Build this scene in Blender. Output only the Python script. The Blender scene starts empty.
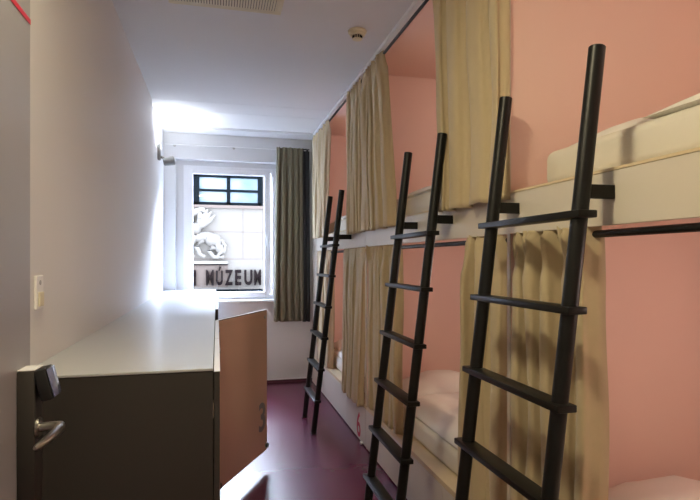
import bpy, bmesh, math, random
from mathutils import Vector, Matrix, noise
random.seed(7)
C = bpy.context.scene.collection
H = 1.45            # eye height
XB = 1.108          # front plane of the bunks
XW = -0.565         # left wall
YE = 6.35           # window wall
ZC = 2.89           # ceiling
YN = -0.6           # wall behind

# ------------------------------------------------------------------ materials
def mat(name, col, rough=0.6, metal=0.0, var=0.0, vscale=8, bump=0.0, bscale=60, spec=0.5, stretch=None, coat=0.0, trans=0.0, sheen=0.0):
    m = bpy.data.materials.new(name); m.use_nodes = True
    nt = m.node_tree; b = nt.nodes['Principled BSDF']
    b.inputs['Base Color'].default_value = (*col, 1)
    b.inputs['Roughness'].default_value = rough
    b.inputs['Metallic'].default_value = metal
    b.inputs['Specular IOR Level'].default_value = spec
    b.inputs['Coat Weight'].default_value = coat
    b.inputs['Transmission Weight'].default_value = trans
    b.inputs['Sheen Weight'].default_value = sheen
    tc = nt.nodes.new('ShaderNodeTexCoord')
    mp = nt.nodes.new('ShaderNodeMapping'); nt.links.new(tc.outputs['Object'], mp.inputs['Vector'])
    if stretch: mp.inputs['Scale'].default_value = stretch
    if var:
        n = nt.nodes.new('ShaderNodeTexNoise'); n.inputs['Scale'].default_value = vscale; n.inputs['Detail'].default_value = 4
        nt.links.new(mp.outputs['Vector'], n.inputs['Vector'])
        r = nt.nodes.new('ShaderNodeMapRange'); r.inputs['To Min'].default_value = 1-var; r.inputs['To Max'].default_value = 1+var
        nt.links.new(n.outputs['Fac'], r.inputs['Value'])
        mx = nt.nodes.new('ShaderNodeMix'); mx.data_type = 'RGBA'; mx.blend_type = 'MULTIPLY'; mx.inputs['Factor'].default_value = 1
        mx.inputs[6].default_value = (*col, 1)
        nt.links.new(r.outputs['Result'], mx.inputs[7]); nt.links.new(mx.outputs[2], b.inputs['Base Color'])
    if bump:
        n2 = nt.nodes.new('ShaderNodeTexNoise'); n2.inputs['Scale'].default_value = bscale; n2.inputs['Detail'].default_value = 3
        nt.links.new(mp.outputs['Vector'], n2.inputs['Vector'])
        bp = nt.nodes.new('ShaderNodeBump'); bp.inputs['Strength'].default_value = bump; bp.inputs['Distance'].default_value = 0.01
        nt.links.new(n2.outputs['Fac'], bp.inputs['Height']); nt.links.new(bp.outputs['Normal'], b.inputs['Normal'])
    return m

M = dict(
    wall=mat('wall_paint', (.69,.69,.70), .55, var=.015, vscale=3, bump=.05, bscale=120),
    ceiling=mat('ceiling_paint', (.70,.70,.71), .7, var=.01),
    floor=mat('burgundy_linoleum', (.11,.016,.045), .27, var=.10, vscale=5, bump=.02, bscale=25, spec=.5),
    skirting=mat('burgundy_skirting', (.06,.02,.028), .4),
    pink=mat('salmon_paint', (.82,.60,.525), .55, var=.02, vscale=3),
    cream=mat('cream_laminate', (.66,.60,.51), .42, var=.02, vscale=4),
    cream_edge=mat('beech_edge', (.66,.53,.34), .5, var=.05, vscale=10, stretch=(1,.1,1)),
    locker=mat('grey_laminate', (.43,.445,.47), .30, var=.015, vscale=3, spec=.6),
    locker_side=mat('dark_grey_laminate', (.040,.036,.034), .45, var=.03, vscale=3),
    door_face=mat('locker_door_laminate', (.60,.40,.30), .45, var=.05, vscale=6, stretch=(1,1,.15)),
    white=mat('white_plastic', (.80,.80,.80), .35),
    ivory=mat('ivory_plastic', (.72,.67,.50), .5),
    black=mat('black_lacquered_steel', (.008,.008,.008), .38, spec=.3),
    black_matte=mat('black_plastic', (.012,.012,.014), .45),
    steel=mat('brushed_steel', (.45,.43,.40), .28, metal=1, bump=.02, bscale=200),
    curtain=mat('beige_curtain_cloth', (.53,.43,.27), .85, var=.05, vscale=30, bump=.12, bscale=350, sheen=.2),
    olive=mat('olive_curtain_cloth', (.17,.15,.095), .85, var=.05, vscale=25, bump=.12, bscale=350, sheen=.2),
    olive_dark=mat('dark_lining_cloth', (.03,.032,.035), .9, var=.05),
    bedding=mat('white_cotton', (.74,.72,.68), .85, var=.02, vscale=12, bump=.15, bscale=22),
    mattress=mat('mattress_cover', (.70,.66,.57), .85, var=.02, vscale=12, bump=.1, bscale=40),
    red=mat('red_vinyl', (.62,.03,.07), .5),
    grey_num=mat('grey_vinyl', (.22,.22,.23), .5),
    door=mat('grey_door_laminate', (.33,.33,.36), .30, var=.02, vscale=3),
    lock=mat('dark_anodised_metal', (.045,.04,.037), .5, metal=.2),
    lock_top=mat('silver_metal', (.62,.62,.65), .4, metal=0),
    reader=mat('reader_plastic_blue_reflection', (.16,.18,.34), .15, coat=.5),  # blue of the window's reflection is painted into this colour
    pvc=mat('white_pvc', (.82,.82,.84), .3),
    sill=mat('white_sill', (.8,.8,.8), .3),
    stone=mat('pale_limestone', (.118,.092,.066), .85, var=.10, vscale=1.2, bump=.2, bscale=12),
    ochre=mat('ochre_render', (.095,.062,.042), .9, var=.08, vscale=2),
    relief=mat('carved_stone', (.135,.108,.080), .9, var=.10, vscale=3, bump=.3, bscale=8),
    letter=mat('dark_bronze', (.008,.005,.0045), .95, spec=.0),
    iron=mat('dark_iron', (.004,.005,.0055), .9, spec=.0),
    street=mat('pale_pavement', (.25,.25,.25), .9, var=.06, vscale=1),
    vent=mat('beige_metal', (.68,.62,.45), .5),
    lampgrey=mat('grey_lamp_metal', (.20,.20,.19), .5),
    dark=mat('dark_recess', (.03,.03,.03), .8),
)
# facade glazing: bluish panes with a cloudy reflection-like tint painted into the colour
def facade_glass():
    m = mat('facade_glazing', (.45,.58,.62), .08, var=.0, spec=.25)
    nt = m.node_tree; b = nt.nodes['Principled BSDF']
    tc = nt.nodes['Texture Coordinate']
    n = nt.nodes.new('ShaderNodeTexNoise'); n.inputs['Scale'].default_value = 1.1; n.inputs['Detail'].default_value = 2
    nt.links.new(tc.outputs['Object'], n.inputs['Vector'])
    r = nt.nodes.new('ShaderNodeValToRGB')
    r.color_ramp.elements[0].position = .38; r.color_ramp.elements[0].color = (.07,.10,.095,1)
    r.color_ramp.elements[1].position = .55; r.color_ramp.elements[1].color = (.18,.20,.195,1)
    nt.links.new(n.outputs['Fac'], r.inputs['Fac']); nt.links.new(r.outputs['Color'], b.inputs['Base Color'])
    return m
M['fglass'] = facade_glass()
def clear_glass():
    m = bpy.data.materials.new('window_glass'); m.use_nodes = True
    nt = m.node_tree; nt.nodes.clear()
    o = nt.nodes.new('ShaderNodeOutputMaterial'); t = nt.nodes.new('ShaderNodeBsdfTransparent'); g = nt.nodes.new('ShaderNodeBsdfGlossy')
    g.inputs['Roughness'].default_value = .02
    mx = nt.nodes.new('ShaderNodeMixShader'); mx.inputs[0].default_value = .02
    nt.links.new(t.outputs[0], mx.inputs[1]); nt.links.new(g.outputs[0], mx.inputs[2]); nt.links.new(mx.outputs[0], o.inputs[0])
    return m
M['glass'] = clear_glass()

# ------------------------------------------------------------------ helpers
class MB:
    def __init__(s): s.bm = bmesh.new()
    def box(s, x0, x1, y0, y1, z0, z1, bevel=0, seg=2, mtx=None):
        b = bmesh.new(); bmesh.ops.create_cube(b, size=1)
        for v in b.verts:
            v.co = Vector(((x0+x1)/2+v.co.x*(x1-x0), (y0+y1)/2+v.co.y*(y1-y0), (z0+z1)/2+v.co.z*(z1-z0)))
        if bevel: bmesh.ops.bevel(b, geom=b.edges[:], offset=bevel, segments=seg, affect='EDGES', profile=.5)
        if mtx is not None: bmesh.ops.transform(b, matrix=mtx, verts=b.verts)
        s.add(b); return s
    def add(s, b):
        me = bpy.data.meshes.new('t'); b.to_mesh(me); s.bm.from_mesh(me); bpy.data.meshes.remove(me); b.free()
    def cyl(s, p0, p1, r0, r1=None, n=20, bevel=0):
        r1 = r0 if r1 is None else r1
        p0, p1 = Vector(p0), Vector(p1); d = p1-p0; b = bmesh.new()
        bmesh.ops.create_cone(b, cap_ends=True, segments=n, radius1=r0, radius2=r1, depth=d.length)
        if bevel:
            ed = [e for e in b.edges if abs(e.verts[0].co.z-e.verts[1].co.z) < 1e-6]
            bmesh.ops.bevel(b, geom=ed, offset=bevel, segments=2, affect='EDGES')
        q = d.to_track_quat('Z', 'Y').to_matrix().to_4x4(); q.translation = (p0+p1)/2
        bmesh.ops.transform(b, matrix=q, verts=b.verts); s.add(b); return s
    def tube(s, pts, rad, n=12):
        pts = [Vector(p) for p in pts]; rings = []
        rad = rad if isinstance(rad, (list, tuple)) else [rad]*len(pts)
        bm = s.bm; up = Vector((0,0,1))
        for i, p in enumerate(pts):
            d = (pts[min(i+1, len(pts)-1)] - pts[max(i-1, 0)]).normalized()
            a = d.cross(up if abs(d.dot(up)) < .95 else Vector((1,0,0))).normalized(); c = d.cross(a)
            rings.append([bm.verts.new(p + rad[i]*(math.cos(t)*a + math.sin(t)*c)) for t in [2*math.pi*k/n for k in range(n)]])
        for r0, r1 in zip(rings, rings[1:]):
            for k in range(n): bm.faces.new((r0[k], r0[(k+1)%n], r1[(k+1)%n], r1[k]))
        bm.faces.new(rings[0]); bm.faces.new(rings[-1][::-1]); return s
    def build(s, name, m, parent=None, smooth=False, **props):
        bmesh.ops.recalc_face_normals(s.bm, faces=s.bm.faces)
        me = bpy.data.meshes.new(name); s.bm.to_mesh(me); s.bm.free()
        o = bpy.data.objects.new(name, me); me.materials.append(m if not isinstance(m, str) else M[m]); C.objects.link(o)
        if smooth:
            for p in me.polygons: p.use_smooth = True
            me.set_sharp_from_angle(angle=math.radians(40))
        if parent: o.parent = parent
        for k, v in props.items(): o[k] = v
        return o
def box(name, m, parent, *a, bevel=0.0, smooth=False, **props):
    return MB().box(*a, bevel=bevel).build(name, m, parent, smooth, **props)
def tag(o, label, cat, group=None):
    o['label'] = label; o['category'] = cat
    if group: o['group'] = group
    return o
def thing(name, label, cat, loc=(0,0,0), group=None, kind=None):
    o = bpy.data.objects.new(name, None); C.objects.link(o); o.location = loc; o.empty_display_size = .1
    if kind: o['kind'] = kind
    if label: tag(o, label, cat, group)
    return o
def struct(name, m, *a, bevel=0.0):
    o = box(name, m, None, *a, bevel=bevel); o['kind'] = 'structure'; return o
def text_obj(name, s, m, width, height, depth, parent, mtx, bold=0.0):
    cu = bpy.data.curves.new(name, 'FONT'); cu.body = s; cu.extrude = .02; cu.offset = bold; cu.resolution_u = 4
    t = bpy.data.objects.new('tmp', cu); C.objects.link(t)
    dg = bpy.context.evaluated_depsgraph_get(); me = bpy.data.meshes.new_from_object(t.evaluated_get(dg))
    bpy.data.objects.remove(t); bpy.data.curves.remove(cu)
    xs = [v.co.x for v in me.vertices]; ys = [v.co.y for v in me.vertices]; zs = [v.co.z for v in me.vertices]
    for v in me.vertices:
        v.co = Vector(((v.co.x-(min(xs)+max(xs))/2)/(max(xs)-min(xs))*width, (v.co.y-min(ys))/(max(ys)-min(ys))*height, (v.co.z-min(zs))/(max(zs)-min(zs))*depth))
    me.transform(mtx); me.name = name
    o = bpy.data.objects.new(name, me); me.materials.clear(); me.materials.append(M[m]); C.objects.link(o); o.parent = parent
    return o

# ------------------------------------------------------------------ room shell
struct('floor', 'floor', XW-.12, 2.3, YN-.1, YE+.0, -.1, 0)
# ceiling: boards with two hairline joints near the window
b = MB()
for y0, y1 in ((YN-.1, 5.045), (5.051, 5.375), (5.381, YE+.3)): b.box(XW-.12, 2.3, y0, y1, ZC, ZC+.06)
b.box(XW-.12, 2.3, YN-.1, YE+.3, ZC+.06, ZC+.12)
b.build('ceiling', 'ceiling', None, kind='structure')
MB().box(XW-.12, XW, YN-.1, 5.08, 0, ZC).box(XW-.12, XW-.018, 5.08, YE+.3, 0, ZC).build('wall_left', 'wall', None, kind='structure')
struct('wall_right', 'wall', 2.12, 2.3, YN-.1, YE+.3, 0, ZC)
struct('wall_front', 'wall', XW, 2.12, YN-.1, YN, 0, ZC)
# window wall with an opening and a deep reveal
WX0, WX1, WZ0, WZ1 = -.455, .735, .985, 2.60
b = MB()
b.box(XW-.018, WX0, YE, YE+.3, 0, ZC); b.box(WX1, 2.12, YE, YE+.3, 0, ZC)
b.box(WX0, WX1, YE, YE+.3, 0, WZ0); b.box(WX0, WX1, YE, YE+.3, WZ1, ZC)
b.build('wall_back', 'wall', None, kind='structure')
o = struct('baseboard_back', 'skirting', XW+.57, XB, YE-.012, YE, 0, .035)
# thin pale bead on top of the skirting
struct('trim_1', 'white', XW+.57, XB, YE-.014, YE, .035, .044)
# pier that carries the entrance door
struct('trim_2', 'white', XW, -.46, .42, .55, 0, 2.25)
# filler between the last bunk and the window wall
f = thing('trim_3', None, None, (XB, 6.19, 0), kind='structure')
box('panel', 'cream', f, 0, .02, -.148, .159, 0, ZC-.0)
for dy in (-.06, .03): MB().cyl((-.004, dy, 2.63), (.003, dy, 2.63), .009).build('screw_cap', 'dark', f)

# window
w = thing('window_1', None, None, (0, 0, 0), kind='structure')
FX0, FX1, FZ0, FZ1, FY = -.375, .70, .985, 2.545, YE+.10
# side and head lining of the reveal
b = MB().box(WX0, FX0, FY, FY+.06, WZ0, WZ1).box(FX1, WX1, FY, FY+.06, WZ0, WZ1).box(FX0, FX1, FY, FY+.06, FZ1, WZ1)
b.build('lining', 'wall', w)
def ring(x0, x1, z0, z1, y0, y1, t, tb=None):
    tb = tb or t
    return MB().box(x0, x0+t, y0, y1, z0, z1, .004).box(x1-t, x1, y0, y1, z0, z1, .004).box(x0+t, x1-t, y0, y1, z1-t, z1, .004).box(x0+t, x1-t, y0, y1, z0, z0+tb, .004)
ring(FX0, FX1, FZ0, FZ1, FY, FY+.07, .055).build('frame', 'pvc', w)
s = ring(FX0+.04, FX1-.085, FZ0+.02, FZ1-.03, FY-.018, FY+.045, .062, .068).build('sash', 'pvc', w)
ring(FX0+.098, FX1-.143, FZ0+.082, FZ1-.088, FY-.008, FY+.03, .008).build('bead', 'pvc', s)
box('pane', 'glass', s, FX0+.10, FX1-.145, FY+.01, FY+.016, FZ0+.086, FZ1-.09)
hd = MB().box(FX1-.128, FX1-.102, FY-.026, FY-.018, 1.68, 1.76, .003).cyl((FX1-.115, FY-.05, 1.72), (FX1-.115, FY-.02, 1.72), .009).box(FX1-.126, FX1-.104, FY-.062, FY-.046, 1.61, 1.73, .005)
hd.build('handle', 'white', s, True)
h = MB()
for z in (1.10, 2.44): h.cyl((FX1-.062, FY-.03, z), (FX1-.062, FY-.03, z+.07), .009)
h.build('hinge', 'pvc', w, True)
box('window_sill', 'sill', w, WX0+.002, WX1-.002, YE-.05, FY, WZ0-.03, WZ0-.001, bevel=.004)

# ceiling linear air slot
d = thing('linear_air_diffuser', 'long slim white air slot set in the ceiling above the window', 'air vent', (.255, 6.03, ZC))
b = MB().box(-.78, .78, -.035, -.022, -.012, 0, .002).box(-.78, .78, .022, .035, -.012, 0, .002).box(-.78, -.765, -.035, .035, -.012, 0, .002).box(.765, .78, -.035, .035, -.012, 0, .002)
b.build('frame', 'white', d)
box('slot', 'dark', d, -.765, .765, -.022, .022, -.004, -.001)
box('blade', 'white', d, -.765, .765, -.005, .005, -.011, -.004)

# beige ceiling grille
g = thing('ceiling_grille', 'square beige louvred air grille in the ceiling', 'air vent', (.05, 2.86, ZC))
b = MB().box(-.31, .31, -.27, -.245, -.012, 0, .003).box(-.31, .31, .245, .27, -.012, 0, .003).box(-.31, -.285, -.245, .245, -.012, 0, .003).box(.285, .31, -.245, .245, -.012, 0, .003)
b.build('frame', 'vent', g)
box('backing', 'dark', g, -.285, .285, -.245, .245, -.003, -.001)
b = MB()
for k in range(38):
    x = -.2775+.015*k
    b.box(-.0056, .0056, -.245, .245, -.011, -.004, mtx=Matrix.Translation((x, 0, 0)))
b.build('slat', 'vent', g, kind='stuff')

# smoke detector
sd = thing('smoke_detector', 'round ivory smoke detector on the ceiling beside the upper bunks', 'smoke detector', (.855, 3.25, ZC))
MB().cyl((0,0,-.018), (0,0,0), .058, .06, 36, .004).build('base', 'ivory', sd, True)
MB().cyl((0,0,-.034), (0,0,-.018), .047, .052, 36, .004).build('housing', 'ivory', sd, True)
b = MB()
for k in range(12):
    a = k*math.pi/6; b.box(-.003, .003, .026, .032, -.052, -.034, mtx=Matrix.Rotation(a, 4, 'Z'))
b.build('sensor_cage', 'dark', sd)
MB().cyl((0,0,-.058), (0,0,-.052), .026, .034, 24, .002).build('cap', 'ivory', sd, True)

# curtain wire on the window wall
cr = thing('curtain_rail', 'thin white curtain rail across the wall above the window', 'curtain rail', (0, YE-.07, 2.745))
MB().cyl((XW-.0, 0, 0), (XB-.02, 0, 0), .0055, n=12).build('rail', 'white', cr, True)
for x in (XW+.10, .19, XB-.05):
    MB().cyl((x, 0, 0), (x, .069, 0), .005, n=10).cyl((x, .062, 0), (x, .07, 0), .014, n=16).build('bracket', 'steel', cr, True)

# wall spotlight at the far left
sp = thing('wall_spotlight', 'small grey wall spotlight high on the left wall near the window', 'wall lamp', (XW-.018, 5.72, 2.50))
MB().box(0, .030, -.030, .030, -.04, .125, .010).build('back_plate', 'lampgrey', sp, True)
MB().cyl((.030, 0, -.005), (.065, 0, -.02), .012).build('arm', 'lampgrey', sp, True)
MB().cyl((.055, -.0, -.058), (.165, 0, -.036), .038, .047, 24, .006).build('lamp_head', 'lampgrey', sp, True)
sl = bpy.data.lights.new('wall_spotlight_light', 'SPOT'); sl.energy = 26; sl.spot_size = math.radians(150); sl.spot_blend = 1; sl.shadow_soft_size = .03; sl.color = (.92,.96,1)
slo = bpy.data.objects.new('wall_spotlight_light', sl); C.objects.link(slo); slo.parent = sp; slo.location = (.13, 0, .03); slo.rotation_euler = (math.pi, 0, 0)

# light switch, socket
sw = thing('light_switch', 'white double light switch plate on the left wall above the lockers', 'light switch', (XW, 1.925, 1.292))
box('plate', 'white', sw, 0, .009, -.035, .035, 0, .108, bevel=.003)
box('rocker', 'ivory', sw, .009, .015, -.022, .022, .008, .055, bevel=.003)
MB().cyl((.008,0,.085), (.0105,0,.085), .008).build('indicator', 'steel', sw, True)
so = thing('wall_socket', 'small white wall socket low on the left wall near the window', 'socket', (XW-.018, 5.6, 1.19))
box('plate', 'white', so, 0, .009, -.04, .04, 0, .08, bevel=.003)
MB().cyl((.008, 0, .04), (.011, 0, .04), .022).build('inset', 'ivory', so, True)

# ------------------------------------------------------------------ entrance door (open against the left side)
d = thing('door_1', None, None, (-.50, .57, 0), kind='structure')
box('leaf', 'door', d, 0, .045, 0, .928, .008, 2.16, bevel=.002)
# red stripe on the leaf: a slanted vinyl band
sx = .0455
bm = bmesh.new()
pts = [(.60, 2.52), (.905, 2.03)]
bz = [(.25, 2.053), (.25, 2.040), (.927, 2.040), (.927, 2.053)]
vs = [bm.verts.new((sx, y, z)) for y, z in bz]; vb = [bm.verts.new((sx+.0006, y, z)) for y, z in bz]
bm.faces.new(vs); bm.faces.new(vb[::-1])
for i in range(4): bm.faces.new((vs[i], vs[(i+1)%4], vb[(i+1)%4], vb[i]))
m_ = MB(); m_.add(bm); m_.build('stripe', 'red', d)
# lock: tall housing with slanted card reader and lever
lk = MB()
lk.box(.045, .083, .830, .895, .86, 1.188, .004).build('lock_housing', 'lock', d, True)
box('lock_cap', 'lock_top', d, .046, .084, .831, .894, 1.1885, 1.191, bevel=.001)
rd = Matrix.Translation((.0905, .868, 1.155)) @ Matrix.Rotation(math.radians(-14), 4, 'Y')
rr = MB().box(-.004, .024, -.038, .026, -.042, .034, .005, mtx=rd).build('card_reader', 'black_matte', d, True, label='black glossy card reader on the lock')
MB().box(.0245, .0275, -.034, .022, -.038, .030, .0012, mtx=rd).build('reader_face', 'reader', rr, True)
MB().cyl((.083, .852, 1.05), (.090, .852, 1.05), .024, bevel=.002).tube([(.088,.852,1.05), (.120,.852,1.051), (.134,.846,1.052), (.138,.825,1.051), (.134,.77,1.049), (.124,.715,1.046), (.121,.705,1.046)], [.011,.0105,.0115,.012,.0105,.008,.004]).build('handle', 'steel', d, True, label='brushed steel lever handle')
for z in (.25, 1.05, 1.9): MB().cyl((.048, .004, z), (.048, .004, z+.09), .008).build('hinge', 'steel', d, True)

# ------------------------------------------------------------------ lockers along the left wall
LT = 1.11; LF = -.012
nU = 6; LY0 = 1.735; LW = .735
ords = ['first locker from the room door, its dark side panel facing the entrance', 'second locker from the room door, closed, under the grey counter',
        'grey locker numbered 3 with its door swung open into the aisle', 'fourth locker from the room door, right behind the open door',
        'fifth locker from the room door, second from the window', 'sixth locker from the room door, nearest the window']
for k in range(nU):
    y0 = LY0+k*LW
    u = thing('locker', ords[k], 'locker', (0, y0, 0), 'lockers along the left wall')
    y1 = LW-.002
    t = .018
    b = MB().box(XW+.002, LF, 0, t, .0, LT-.009).box(XW+.002, LF, y1-t, y1, .0, LT-.009).box(XW+.002, XW+.01, t, y1-t, .09, LT-.009).box(XW+.01, LF, t, y1-t, .09, .108).box(XW+.01, LF, t, y1-t, .55, .568).box(XW+.04, LF-.04, t, y1-t, 0, .09)
    b.build('carcass', 'locker_side' if k == 0 else 'locker', u)
    open_ = (k == 2)
    ang = math.radians(-28.5) if open_ else 0
    piv = (LF+.012, .004, 0)
    dd = bpy.data.objects.new('door', None)
    R = Matrix.Translation(piv) @ Matrix.Rotation(ang, 4, 'Z')
    W = .727 if not open_ else .705
    b = MB().box(-.0095, .0085, 0, W, .108, LT-.012, .0012, mtx=R)
    dr = b.build('door', 'locker_side', u)
    MB().box(-.0095, .0096, 0, W, LT-.0118, LT-.0108, mtx=R).build('top_edge', 'pvc', dr, label='white top edge of the door')
    MB().box(.0086, .0096, .004, W-.004, .112, LT-.016, mtx=R).build('face_panel', 'door_face', dr)
    MB().cyl(R @ Vector((.009, W-.045, LT-.06)), R @ Vector((.015, W-.045, LT-.06)), .012, bevel=.001).build('lock_cylinder', 'steel', dr, True)
    MB().cyl(R @ Vector((.009, W-.02, .145)), R @ Vector((.028, W-.02, .145)), .017, bevel=.004).build('door_stop', 'black_matte', dr, True)
    for z in (.22, .95):
        MB().box(-.030, -.0096, .0, .045, z, z+.05, .003, mtx=R).build('hinge', 'steel', dr)
    # number on the face, read from the aisle
    if open_:
        T = R @ Matrix.Translation((.0097, W-.088, .262)) @ Matrix(((0,0,1,0),(1,0,0,0),(0,1,0,0),(0,0,0,1)))
        text_obj('number', str(k+1), 'grey_num', .105, .20, .0015, dr, T, .02)
o = box('locker_counter', 'locker', None, XW+.001, LF-.0, LY0-.002, YE-.002, LT-.008, LT, bevel=.0015)
tag(o, 'long glossy light grey counter lying over the row of lockers', 'counter')

# ------------------------------------------------------------------ bunks
YP = [6.03, 3.965, 1.895, -.17]
RB0, RB1 = 1.552, 1.708
names = ['built-in two-storey pink bunk nearest the window', 'built-in two-storey pink bunk in the middle of the row', 'built-in two-storey pink bunk nearest the entrance']
bunks = []
XR = 2.118
for i in range(3):
    y1, y0 = YP[i], YP[i+1]
    u = thing('bunk_bed', names[i], 'bunk bed', (XB, y0, 0), 'built-in bunk beds')
    L = y1-y0; X = lambda x: x-XB
    box('back_panel', 'pink', u, X(XR)-.02, X(XR), .018, L-.0005, 0, ZC-.001)
    # partition at the window end of the bay, pink with a cream front edge
    pt = box('end_panel', 'pink', u, .006, X(XR)-.02, L-.018, L-.0005, .0, ZC-.001)
    box('edge_band', 'cream', pt, .0, .006, L-.020, L, .335, ZC-.001)
    if i == 2: box('end_panel', 'pink', u, .006, X(XR)-.02, 0, .0175, 0, ZC-.001)
    lo = .0 if i < 2 else .018
    box('top_panel', 'pink', u, .03, X(XR)-.0205, .0005, L-.019, ZC-.008, ZC-.001)
    # upper berth
    ra = box('upper_rail', 'cream', u, -.001, .018, .0, L-.0205, RB0, RB1, bevel=.0012)
    box('rail_ledge', 'cream_edge', ra, -.003, .075, lo, L-.021, RB1+.0005, RB1+.009)
    box('upper_deck', 'pink', u, .0185, X(XR)-.0205, lo, L-.019, RB0+.02, RB1)
    # lower berth
    box('lower_deck', 'cream_edge', u, .0, X(XR)-.0205, lo, L-.0205, .305, .333, bevel=.001)
    sp_ = .62
    for a0, a1 in ((.002, sp_-.002), (sp_+.002, L-.004)):
        box('drawer_front', 'cream', u, .0005, .018, a0, a1, .012, .302, bevel=.001)
    box('plinth', 'dark', u, .03, .05, lo, L-.019, 0, .30)
    # curtain track and rods
    box('curtain_track', 'white', u, -.046, -.0, .0, L-.001, ZC-.030, ZC-.001, bevel=.001)
    MB().cyl((-.022, 0, 2.835), (-.022, L-.001, 2.835), .0095).build('curtain_rod', 'black', u, True)
    MB().cyl((.030, lo+.001, 1.530), (.030, L-.0205, 1.530), .0115).build('curtain_rod', 'black', u, True)
    for yy in (.15, L-.15):
        MB().box(-.026, -.018, yy-.008, yy+.008, 2.84, ZC-.03).build('rod_bracket', 'black', u)
    bunks.append(u)
# red number 6 on the drawer by the middle ladder and the castor below it
text_obj('number', '6', 'red', .115, .20, .001, bunks[0], Matrix.Translation((-.0006, 4.165-YP[1], .03)) @ Matrix(((0,0,-1,0),(-1,0,0,0),(0,1,0,0),(0,0,0,1))), .012)
MB().cyl((-.016, 4.06-YP[1], .014), (-.0, 4.06-YP[1], .014), .013).build('castor', 'white', bunks[0], True)

# ------------------------------------------------------------------ bedding
def pad(name, sx, sy, sz, m, seed, amp=.01, puff=.6, nx=26, ny=44, nscale=5, bottom=True):
    """rounded cushion-like slab with its base at z=0, centred in x,y"""
    bm = bmesh.new(); top = {}; bot = {}
    ex = .10 if name != 'mattress' else .03
    def prof(u):  # u -1..1 -> edge falloff 0..1
        a = 1-abs(u); return min(1, (a/puff))**.5 if puff > 0 else 1
    for i in range(nx+1):
        for j in range(ny+1):
            u = -1+2*i/nx; v = -1+2*j/ny
            u2 = math.copysign(1-(1-abs(u))**1.6, u); v2 = math.copysign(1-(1-abs(v))**1.6, v)
            x = u2*sx/2; y = v2*sy/2
            f = prof(u2)*prof(v2)
            n = noise.noise(Vector((x*nscale+seed*7.1, y*nscale, seed)))+.5*noise.noise(Vector((x*nscale*2.3, y*nscale*2.3+seed*3, 4)))
            h = sz*(.12+.88*f)+amp*n*f
            l = sz*.12*(1-min(1, f*3))
            inset = 0
            top[i, j] = bm.verts.new((x, y, h))
            bot[i, j] = bm.verts.new((x, y, max(0, l))) if 0 < i < nx and 0 < j < ny else top[i, j]
    for i in range(nx):
        for j in range(ny):
            bm.faces.new((top[i,j], top[i+1,j], top[i+1,j+1], top[i,j+1]))
            q = (bot[i,j], bot[i,j+1], bot[i+1,j+1], bot[i+1,j])
            try: bm.faces.new(q)
            except ValueError: pass
    b = MB(); b.bm.free(); b.bm = bm
    o = b.build(name, m, None, True)
    for p in o.data.polygons: p.use_smooth = True
    return o
def mattress(y0, y1, z, label):
    m = MB().box(-.42, .42, -(y1-y0)/2, (y1-y0)/2, 0, .135, .035, 4).build('mattress', 'mattress', None, True)
    m.location = (1.185+.42, (y0+y1)/2, z); tag(m, label, 'mattress', 'bunk mattresses'); return m
wh = ['nearest the window', 'in the middle', 'nearest the entrance']
for i in range(3):
    y1, y0 = YP[i]-.025, YP[i+1]+.022
    for up in (0, 1):
        z = RB1+.010 if up else .334
        nm = 'upper' if up else 'lower'
        ym = y1 if not (up and i == 2) else 1.78
        mattress(y0+.01, ym-.01, z, f'cream covered mattress lying in the {nm} bunk {wh[i]}')
        # duvet
        dl = (ym-y0)-.50
        du = pad('duvet', .83, dl, .095 if not up else .06, 'bedding', 3+i*2+up, .028 if not up else .008, .25)
        du.location = (1.19+.42, y0+.02+dl/2, z+.136)
        tag(du, f'white folded duvet spread over the mattress of the {nm} bunk {wh[i]}', 'duvet', 'white duvets')
        pl = pad('pillow', .72, .42, .15 if not up else .10, 'bedding', 13+i*2+up, .012, .7, 24, 24, 7)
        pl.location = (1.62, ym-.245, z+.136)
        tag(pl, f'white pillow at the window end of the {nm} bunk {wh[i]}', 'pillow', 'white pillows')

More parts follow.
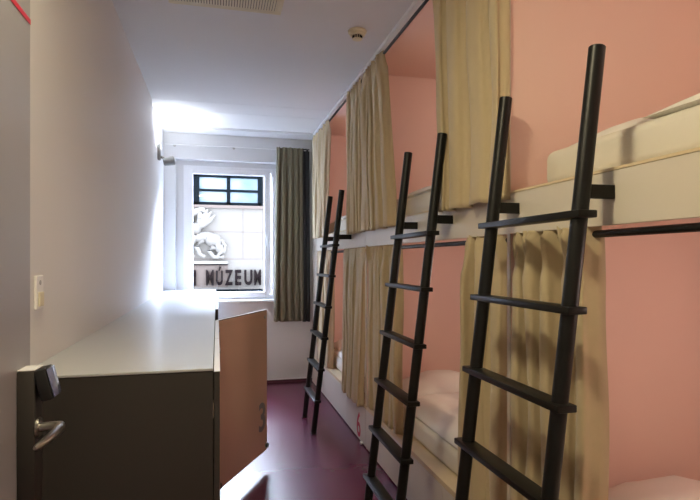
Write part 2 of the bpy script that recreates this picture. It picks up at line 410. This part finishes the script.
# ------------------------------------------------------------------ curtains
def curtain(name, m, axis, a0, a1, c, zt, zb, folds, amp, seed, label, group, lean=0, b0=None, b1=None, cmax=9, head=.05, nz=60, cat='curtain'):
    """cloth sheet along the a axis from a0 to a1 (top) / b0 to b1 (bottom), hanging at c"""
    rnd = random.Random(seed); b0 = a0 if b0 is None else b0; b1 = a1 if b1 is None else b1
    na = folds*14; bm = bmesh.new(); grid = []
    # irregular fold phase
    ks = [0]
    for k in range(folds): ks.append(ks[-1]+rnd.uniform(.55, 1.5))
    tot = ks[-1]; am = [rnd.uniform(.55, 1.15) for _ in range(folds+1)]
    sh = rnd.uniform(0, 10)
    for j in range(nz+1):
        tz = j/nz; tz = tz**1.3; z = zt+(zb-zt)*tz; row = []
        for i in range(na+1):
            s = i/na; kf = s*folds; k = min(int(kf), folds-1); fr = kf-k
            pos = (ks[k]+(ks[k+1]-ks[k])*fr)/tot
            A = am[k]*(1-fr)+am[k+1]*fr
            off = (1-2*abs(math.sin(math.pi*kf))**.75)*A
            off += .35*noise.noise(Vector((pos*6+sh, tz*2.2, seed)))*2
            small = math.sin(2*math.pi*kf*2+1.3+seed)*.35+noise.noise(Vector((kf*4.5, seed*2.1, tz*6)))*.9
            wgt = max(0, 1-tz*7)
            d = amp*(off*(1-.45*wgt)+small*wgt)
            w = pos + .18/folds*math.sin(4*math.pi*kf)*(1-wgt)*.5 + .25/folds*noise.noise(Vector((pos*4, tz*1.5+sh, 2)))*tz
            w = min(1, max(0, w)) if i not in (0, na) else float(i == na)
            # header pinched over the rod
            if j <= 2: d *= .8
            la = a0+(a1-a0)*w; lb = b0+(b1-b0)*w
            q = la+(lb-la)*min(1, tz*1.2)
            cc = min(c+lean*tz+d, cmax)
            zz = z + (0.012*noise.noise(Vector((pos*9, seed, 0))) if j == nz else 0) + (head*.35*noise.noise(Vector((kf*2.3, seed, 1))) if j == 0 else 0)
            row.append(bm.verts.new((cc, q, zz) if axis == 'Y' else (q, cc, zz)))
        grid.append(row)
    for j in range(nz):
        for i in range(na): bm.faces.new((grid[j][i], grid[j][i+1], grid[j+1][i+1], grid[j+1][i]))
    b = MB(); b.bm.free(); b.bm = bm
    o = b.build(name, m)
    for p in o.data.polygons: p.use_smooth = True
    sm = o.modifiers.new('thickness', 'SOLIDIFY'); sm.thickness = .0025; sm.offset = 0
    if label: tag(o, label, cat, group)
    return o
CG = 'beige bunk curtains'
cu, cl = 1.080, 1.128
curtain('bunk_curtain', 'curtain', 'Y', 1.855, 2.57, cu, 2.853, 1.685, 4, .027, 1, 'tall beige curtain of the upper middle bunk, gathered behind the nearest ladder', CG, b0=1.865, b1=2.49, cmax=1.104)
curtain('bunk_curtain', 'curtain', 'Y', 3.42, 3.945, cu, 2.853, 1.665, 5, .027, 2, 'beige curtain at the window end of the upper middle bunk', CG, b0=3.22, cmax=1.104)
curtain('bunk_curtain', 'curtain', 'Y', 3.975, 4.39, cu, 2.853, 1.665, 5, .027, 3, 'beige curtain at the entrance end of the upper bunk nearest the window', CG, b1=4.41, cmax=1.104)
curtain('bunk_curtain', 'curtain', 'Y', 5.20, 6.04, cu, 2.853, 1.69, 5, .027, 4, 'beige curtain of the farthest upper bunk, beside the olive window curtain', CG, b0=5.36, b1=6.12, cmax=1.104)
curtain('bunk_curtain', 'curtain', 'Y', 1.41, 1.872, cl, 1.555, .340, 5, .040, 5, 'beige curtain of the lower bunk nearest the entrance, behind the nearest ladder', CG)
curtain('bunk_curtain', 'curtain', 'Y', 1.918, 2.27, cl, 1.555, .340, 3, .045, 6, 'beige curtain at the entrance end of the lower middle bunk', CG, b1=2.33)
curtain('bunk_curtain', 'curtain', 'Y', 3.22, 3.935, cl, 1.555, .340, 6, .036, 7, 'beige curtain at the window end of the lower middle bunk, behind the middle ladder', CG, b0=3.20)
curtain('bunk_curtain', 'curtain', 'Y', 3.99, 4.76, cl, 1.555, .305, 6, .022, 8, 'beige curtain of the lower bunk nearest the window, above the red number', CG, b0=4.02, b1=4.62, lean=-.050)
curtain('bunk_curtain', 'curtain', 'Y', 5.35, 5.99, cl, 1.555, .340, 5, .036, 9, 'beige curtain at the far end of the lowest bunk by the window', CG)

wc = thing('window_curtain', 'long olive brown curtain with dark lining right of the window', 'curtain', (0,0,0))
for o in (curtain('cloth', 'olive', 'X', .675, .985, YE-.085, 2.765, .73, 5, .028, 21, None, None, b0=.645, b1=1.0),
          curtain('lining', 'olive_dark', 'X', .965, 1.065, YE-.07, 2.765, .72, 2, .022, 23, None, None, b0=.985, b1=1.075)):
    o.parent = wc

# ------------------------------------------------------------------ ladders
def ladder(ya, yb, label, k=1.0):
    """side rails at ya (near) and yb (far)"""
    ya *= k; yb *= k
    xb, xt, zt = .780*k, 1.022*k, H+.590*k
    W = yb-ya
    r = thing('ladder', label, 'ladder', (xb, ya, 0), 'black bunk ladders')
    ang = math.atan2(xt-xb, zt); Ln = math.hypot(xt-xb, zt)
    for y in (0, W):
        T = Matrix.Translation((0, y, 0)) @ Matrix.Rotation(ang, 4, 'Y')
        rl = MB().cyl(T @ Vector((0,0,.004)), T @ Vector((0,0,Ln)), .0232, n=28, bevel=.0015).build('side_rail', 'black', r, True)
        MB().box(-.0225, .0225, -.0225, .0225, .0025, .018, .003, mtx=T).build('foot_pad', 'black_matte', rl)
        xz = math.tan(ang)*1.645
        MB().box(xz, 1.1065-xb, y-.008, y+.008, 1.625, 1.665, .002).build('wall_bracket', 'black', r)
    for z in (1.575, 1.315, 1.055, .795, .535, .275):
        z = H+(z-H)*k; x = math.tan(ang)*z
        MB().box(x-.036, x+.026, -.042, W+.042, z-.011, z+.010, .003).build('tread', 'black', r, True)
    return r
ladder(4.40, 4.868, 'black steel ladder nearest the window, standing on the burgundy floor')
ladder(2.323, 2.78, 'black steel ladder in the middle of the row, right of the red number', 1.03)
ladder(1.273, 1.756, 'tall black steel ladder nearest the camera, leaning on the bunks', 1.03)

# ------------------------------------------------------------------ outside: the museum across the street
th = math.radians(13.96)
YF = 13.0
def fx(px):
    t = math.atan((px-350)/535.0); return YF*math.tan(th+t)
def fz(px, py):
    x = fx(px); d = x*math.sin(th)+YF*math.cos(th); return H+(260-py)/535.0*d
mu = thing('museum_building', 'pale stone museum facade across the street, seen through the window', 'building', (0, YF, 0))
X = fx; 
wx0, wx1, wz0, wz1 = X(190)-2.2, X(261), fz(230,205.5), fz(230,175)
b = MB().box(-9, 9, 0, .4, -4.5, wz0).box(-9, wx0, 0, .4, wz0, wz1).box(wx1, 9, 0, .4, wz0, wz1).box(-9, 9, 0, .4, wz1, 5.2)
b.build('facade_wall', 'stone', mu)
# lower ochre field behind the letters, and stone course joints
zl = fz(225, 262)
box('letter_field', 'ochre', mu, X(150), X(228), -.012, -.001, fz(225,287), fz(225,264))
box('ledge', 'relief', mu, X(150), X(228), -.14, -.001, fz(225,264), fz(225,261), bevel=.01)
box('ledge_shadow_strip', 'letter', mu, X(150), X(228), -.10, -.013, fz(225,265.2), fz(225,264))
b = MB()
for px in (243, 262.7): b.box(X(px)-.008, X(px)+.008, -.004, -.001, fz(225,259), fz(225,206))
for py in (259, 232): b.box(X(190)-2, 8, -.004, -.001, fz(240,py)-.008, fz(240,py)+.008)
b.build('joint', 'ochre', mu)
# upper window band
wn = MB()
for px, wd in ((197,.085), (229,.05), (261,.07)): wn.box(X(px)-wd, X(px)+wd*.6, -.03, .08, wz0, wz1)
for px in (165,): wn.box(X(px)-.05, X(px)+.05, -.03, .08, wz0, wz1)
wn.box(wx0, wx1, -.03, .08, wz0, wz0+.07).box(wx0, wx1, -.03, .08, wz1-.06, wz1).box(wx0, wx1, -.02, .07, (wz0+wz1)/2-.035, (wz0+wz1)/2+.015)
fw = wn.build('window', 'iron', mu)
box('pane', 'fglass', fw, wx0, wx1, .09, .10, wz0, wz1)
box('window_sill', 'ochre', mu, wx0, wx1+.05, -.06, -.001, wz0-.07, wz0-.002)
# canopy under the letters with short posts
box('canopy', 'iron', mu, X(120), X(261.5), -.5, -.001, fz(225,291), fz(225,289.3), bevel=.005)
for p0, p1 in ((218,224.5), (256.3,261)):
    box('canopy_post', 'iron', mu, X(p0), X(p1), -.5, -.2, -1.5, fz(225,291))
# letters
for ch, p0, p1, t in (('I',193.6,196.2,269.8), ('M',206,213.8,269.8), ('Ú',216,222.8,266.8), ('Z',224.9,232.8,269.8), ('E',234.9,241.2,269.8), ('U',244.2,252.2,269.8), ('M',254,260.8,269.8)):
    T = Matrix.Translation(((X(p0)+X(p1))/2, -.03, fz(225,285.2))) @ Matrix.Rotation(math.pi/2, 4, 'X')
    text_obj('letter', ch, 'letter', X(p1)-X(p0), fz(225,t)-fz(225,285.2), .07, mu, T, .035 if ch != 'I' else .06)
# carved relief: a winged crouching beast, built of overlapping rounded forms on the wall
rl = MB()
def R3(px, py, dy=0): return (X(px), -.03-dy, fz(210, py))
def blob(px, py, rx, rz, ry=.16, rot=0):
    b_ = bmesh.new(); bmesh.ops.create_uvsphere(b_, u_segments=24, v_segments=14, radius=1)
    T = Matrix.Translation((X(px), -.02, fz(210, py))) @ Matrix.Rotation(math.radians(rot), 4, 'Y') @ Matrix.Diagonal((rx*.0249, ry, rz*.0249, 1))
    bmesh.ops.transform(b_, matrix=T, verts=b_.verts); rl.add(b_)
blob(213, 240, 9, 6.5, .24, 20)       # haunch
blob(203, 237, 10, 5, .22, -10)       # body
blob(196, 229, 5, 6, .26)             # shoulder
blob(190, 222, 4, 5, .24)             # neck
blob(218, 246, 4, 8, .20, -18)        # thigh
for k in range(6):                    # wing feathers
    a = 25+k*11
    p = [R3(196+k*.8, 229-k*1.8, .07+.015*k)]
    for s_ in (.35, .7, 1): 
        L_ = (24-2.2*k)*s_
        p.append(R3(196+k*.8+L_*math.cos(math.radians(a+12*s_)), 229-k*1.8-L_*math.sin(math.radians(a+12*s_))*.95, .10-.04*s_))
    rl.tube(p, [.05,.075,.065,.015], 10)
for pts_, r_ in (([(214,246),(209,251),(214,257),(219,257)], [.10,.07,.05,.05]), ([(219,246),(222,251),(217,257),(224,257)], [.10,.07,.05,.05]),
                 ([(202,240),(197,247),(200,254),(205,257)], [.09,.07,.05,.045]), ([(196,236),(190,245),(188,252),(194,257)], [.09,.07,.05,.045]),
                 ([(221,240),(225,246),(224,253)], [.05,.04,.03]), ([(190,216),(197,212),(204,209)], [.07,.08,.03])):
    rl.tube([R3(a_, b_, .08) for a_, b_ in pts_], r_, 10)
rl.build('relief', 'relief', mu, True, label='carved stone relief of a winged beast')
st = box('street_pavement', 'street', None, -12, 12, YE+.4, 14, -4.7, -4.5); st['kind'] = 'structure'; st.name = 'ground'

# ------------------------------------------------------------------ ceiling lamp above the entrance (warm)
lp = thing('ceiling_lamp', 'flat round warm ceiling lamp above the entrance', 'ceiling lamp', (-.24, 1.0, ZC))
MB().cyl((0,0,-.045), (0,0,0), .16, .17, 40, .006).build('housing', 'white', lp, True)
ml = bpy.data.materials.new('lamp_diffuser'); ml.use_nodes = True
bs = ml.node_tree.nodes['Principled BSDF']; bs.inputs['Emission Color'].default_value = (1,.72,.36,1); bs.inputs['Emission Strength'].default_value = 2
MB().cyl((0,0,-.052), (0,0,-.0455), .145, .148, 40).build('diffuser', ml, lp, True)
la = bpy.data.lights.new('warm_lamp', 'AREA'); la.shape = 'DISK'; la.size = .28; la.energy = 16; la.color = (1,.87,.56)
lo_ = bpy.data.objects.new('warm_lamp', la); C.objects.link(lo_); lo_.location = (-.24, 1.0, ZC-.06)

# small reading lamps on the back panels inside the bunks
for i in range(3):
    for up in (0, 1):
        z = 1.40 if not up else 2.66; y = (YP[i]+YP[i+1])/2
        rl_ = thing('reading_lamp', f'small warm reading lamp on the back panel of the {"upper" if up else "lower"} bunk {wh[i]}', 'reading lamp', (XR-.02, y, z), 'bunk reading lamps')
        MB().cyl((-.012,0,0), (0,0,0), .035, n=24, bevel=.003).build('base', 'white', rl_, True)
        MB().cyl((-.05,0,-.002), (-.012,0,0), .009).cyl((-.085,0,-.03), (-.04,0,.01), .030, .022, 24, .003).build('shade', 'white', rl_, True)
        p_ = bpy.data.lights.new('reading_light', 'POINT'); p_.energy = (3.4 if i == 2 else 2.6, 2.4)[up]; p_.shadow_soft_size = .04; p_.color = (1,.86,.78)
        q_ = bpy.data.objects.new('reading_light', p_); C.objects.link(q_); q_.parent = rl_; q_.location = (-.15,0,-.06)
# daylight
wd = bpy.data.worlds.new('sky'); bpy.context.scene.world = wd; wd.use_nodes = True
nt = wd.node_tree; bg = nt.nodes['Background']
bg.inputs['Color'].default_value = (.54,.70,1,1); bg.inputs['Strength'].default_value = 9.5
# hazy sun seen as a broad bright patch of sky, over the museum roof and from the right
sn = bpy.data.lights.new('sun', 'SUN'); sn.energy = 45; sn.angle = math.radians(55); sn.color = (.70,.81,1)
so_ = bpy.data.objects.new('sun', sn); C.objects.link(so_); so_.location = (4, 9, 8)
so_.rotation_euler = Vector((.36, .74, .60)).to_track_quat('Z', 'Y').to_euler()
pa = bpy.data.lights.new('window_portal', 'AREA'); pa.shape = 'RECTANGLE'; pa.size = 1.2; pa.size_y = 1.7; pa.cycles.is_portal = True
po = bpy.data.objects.new('window_portal', pa); C.objects.link(po); po.location = ((WX0+WX1)/2, YE+.34, (WZ0+WZ1)/2); po.rotation_euler = (-math.pi/2, 0, 0)

# ------------------------------------------------------------------ camera
cd = bpy.data.cameras.new('camera'); cam = bpy.data.objects.new('camera', cd); C.objects.link(cam)
cd.sensor_width = 36; cd.lens = 535/700*36; cd.clip_start = .01
cd.shift_y = 10/700
cam.location = (0, 0, H); cam.rotation_euler = (math.pi/2, 0, -th)
sc = bpy.context.scene; sc.camera = cam
sc.view_settings.view_transform = 'Standard'; sc.view_settings.look = 'None'; sc.view_settings.gamma = 1
sc.view_settings.exposure = .82
sc.cycles.max_bounces = 10; sc.cycles.diffuse_bounces = 7; sc.cycles.use_denoising = True
sc.cycles.sample_clamp_indirect = 8
sc.cycles.caustics_reflective = True
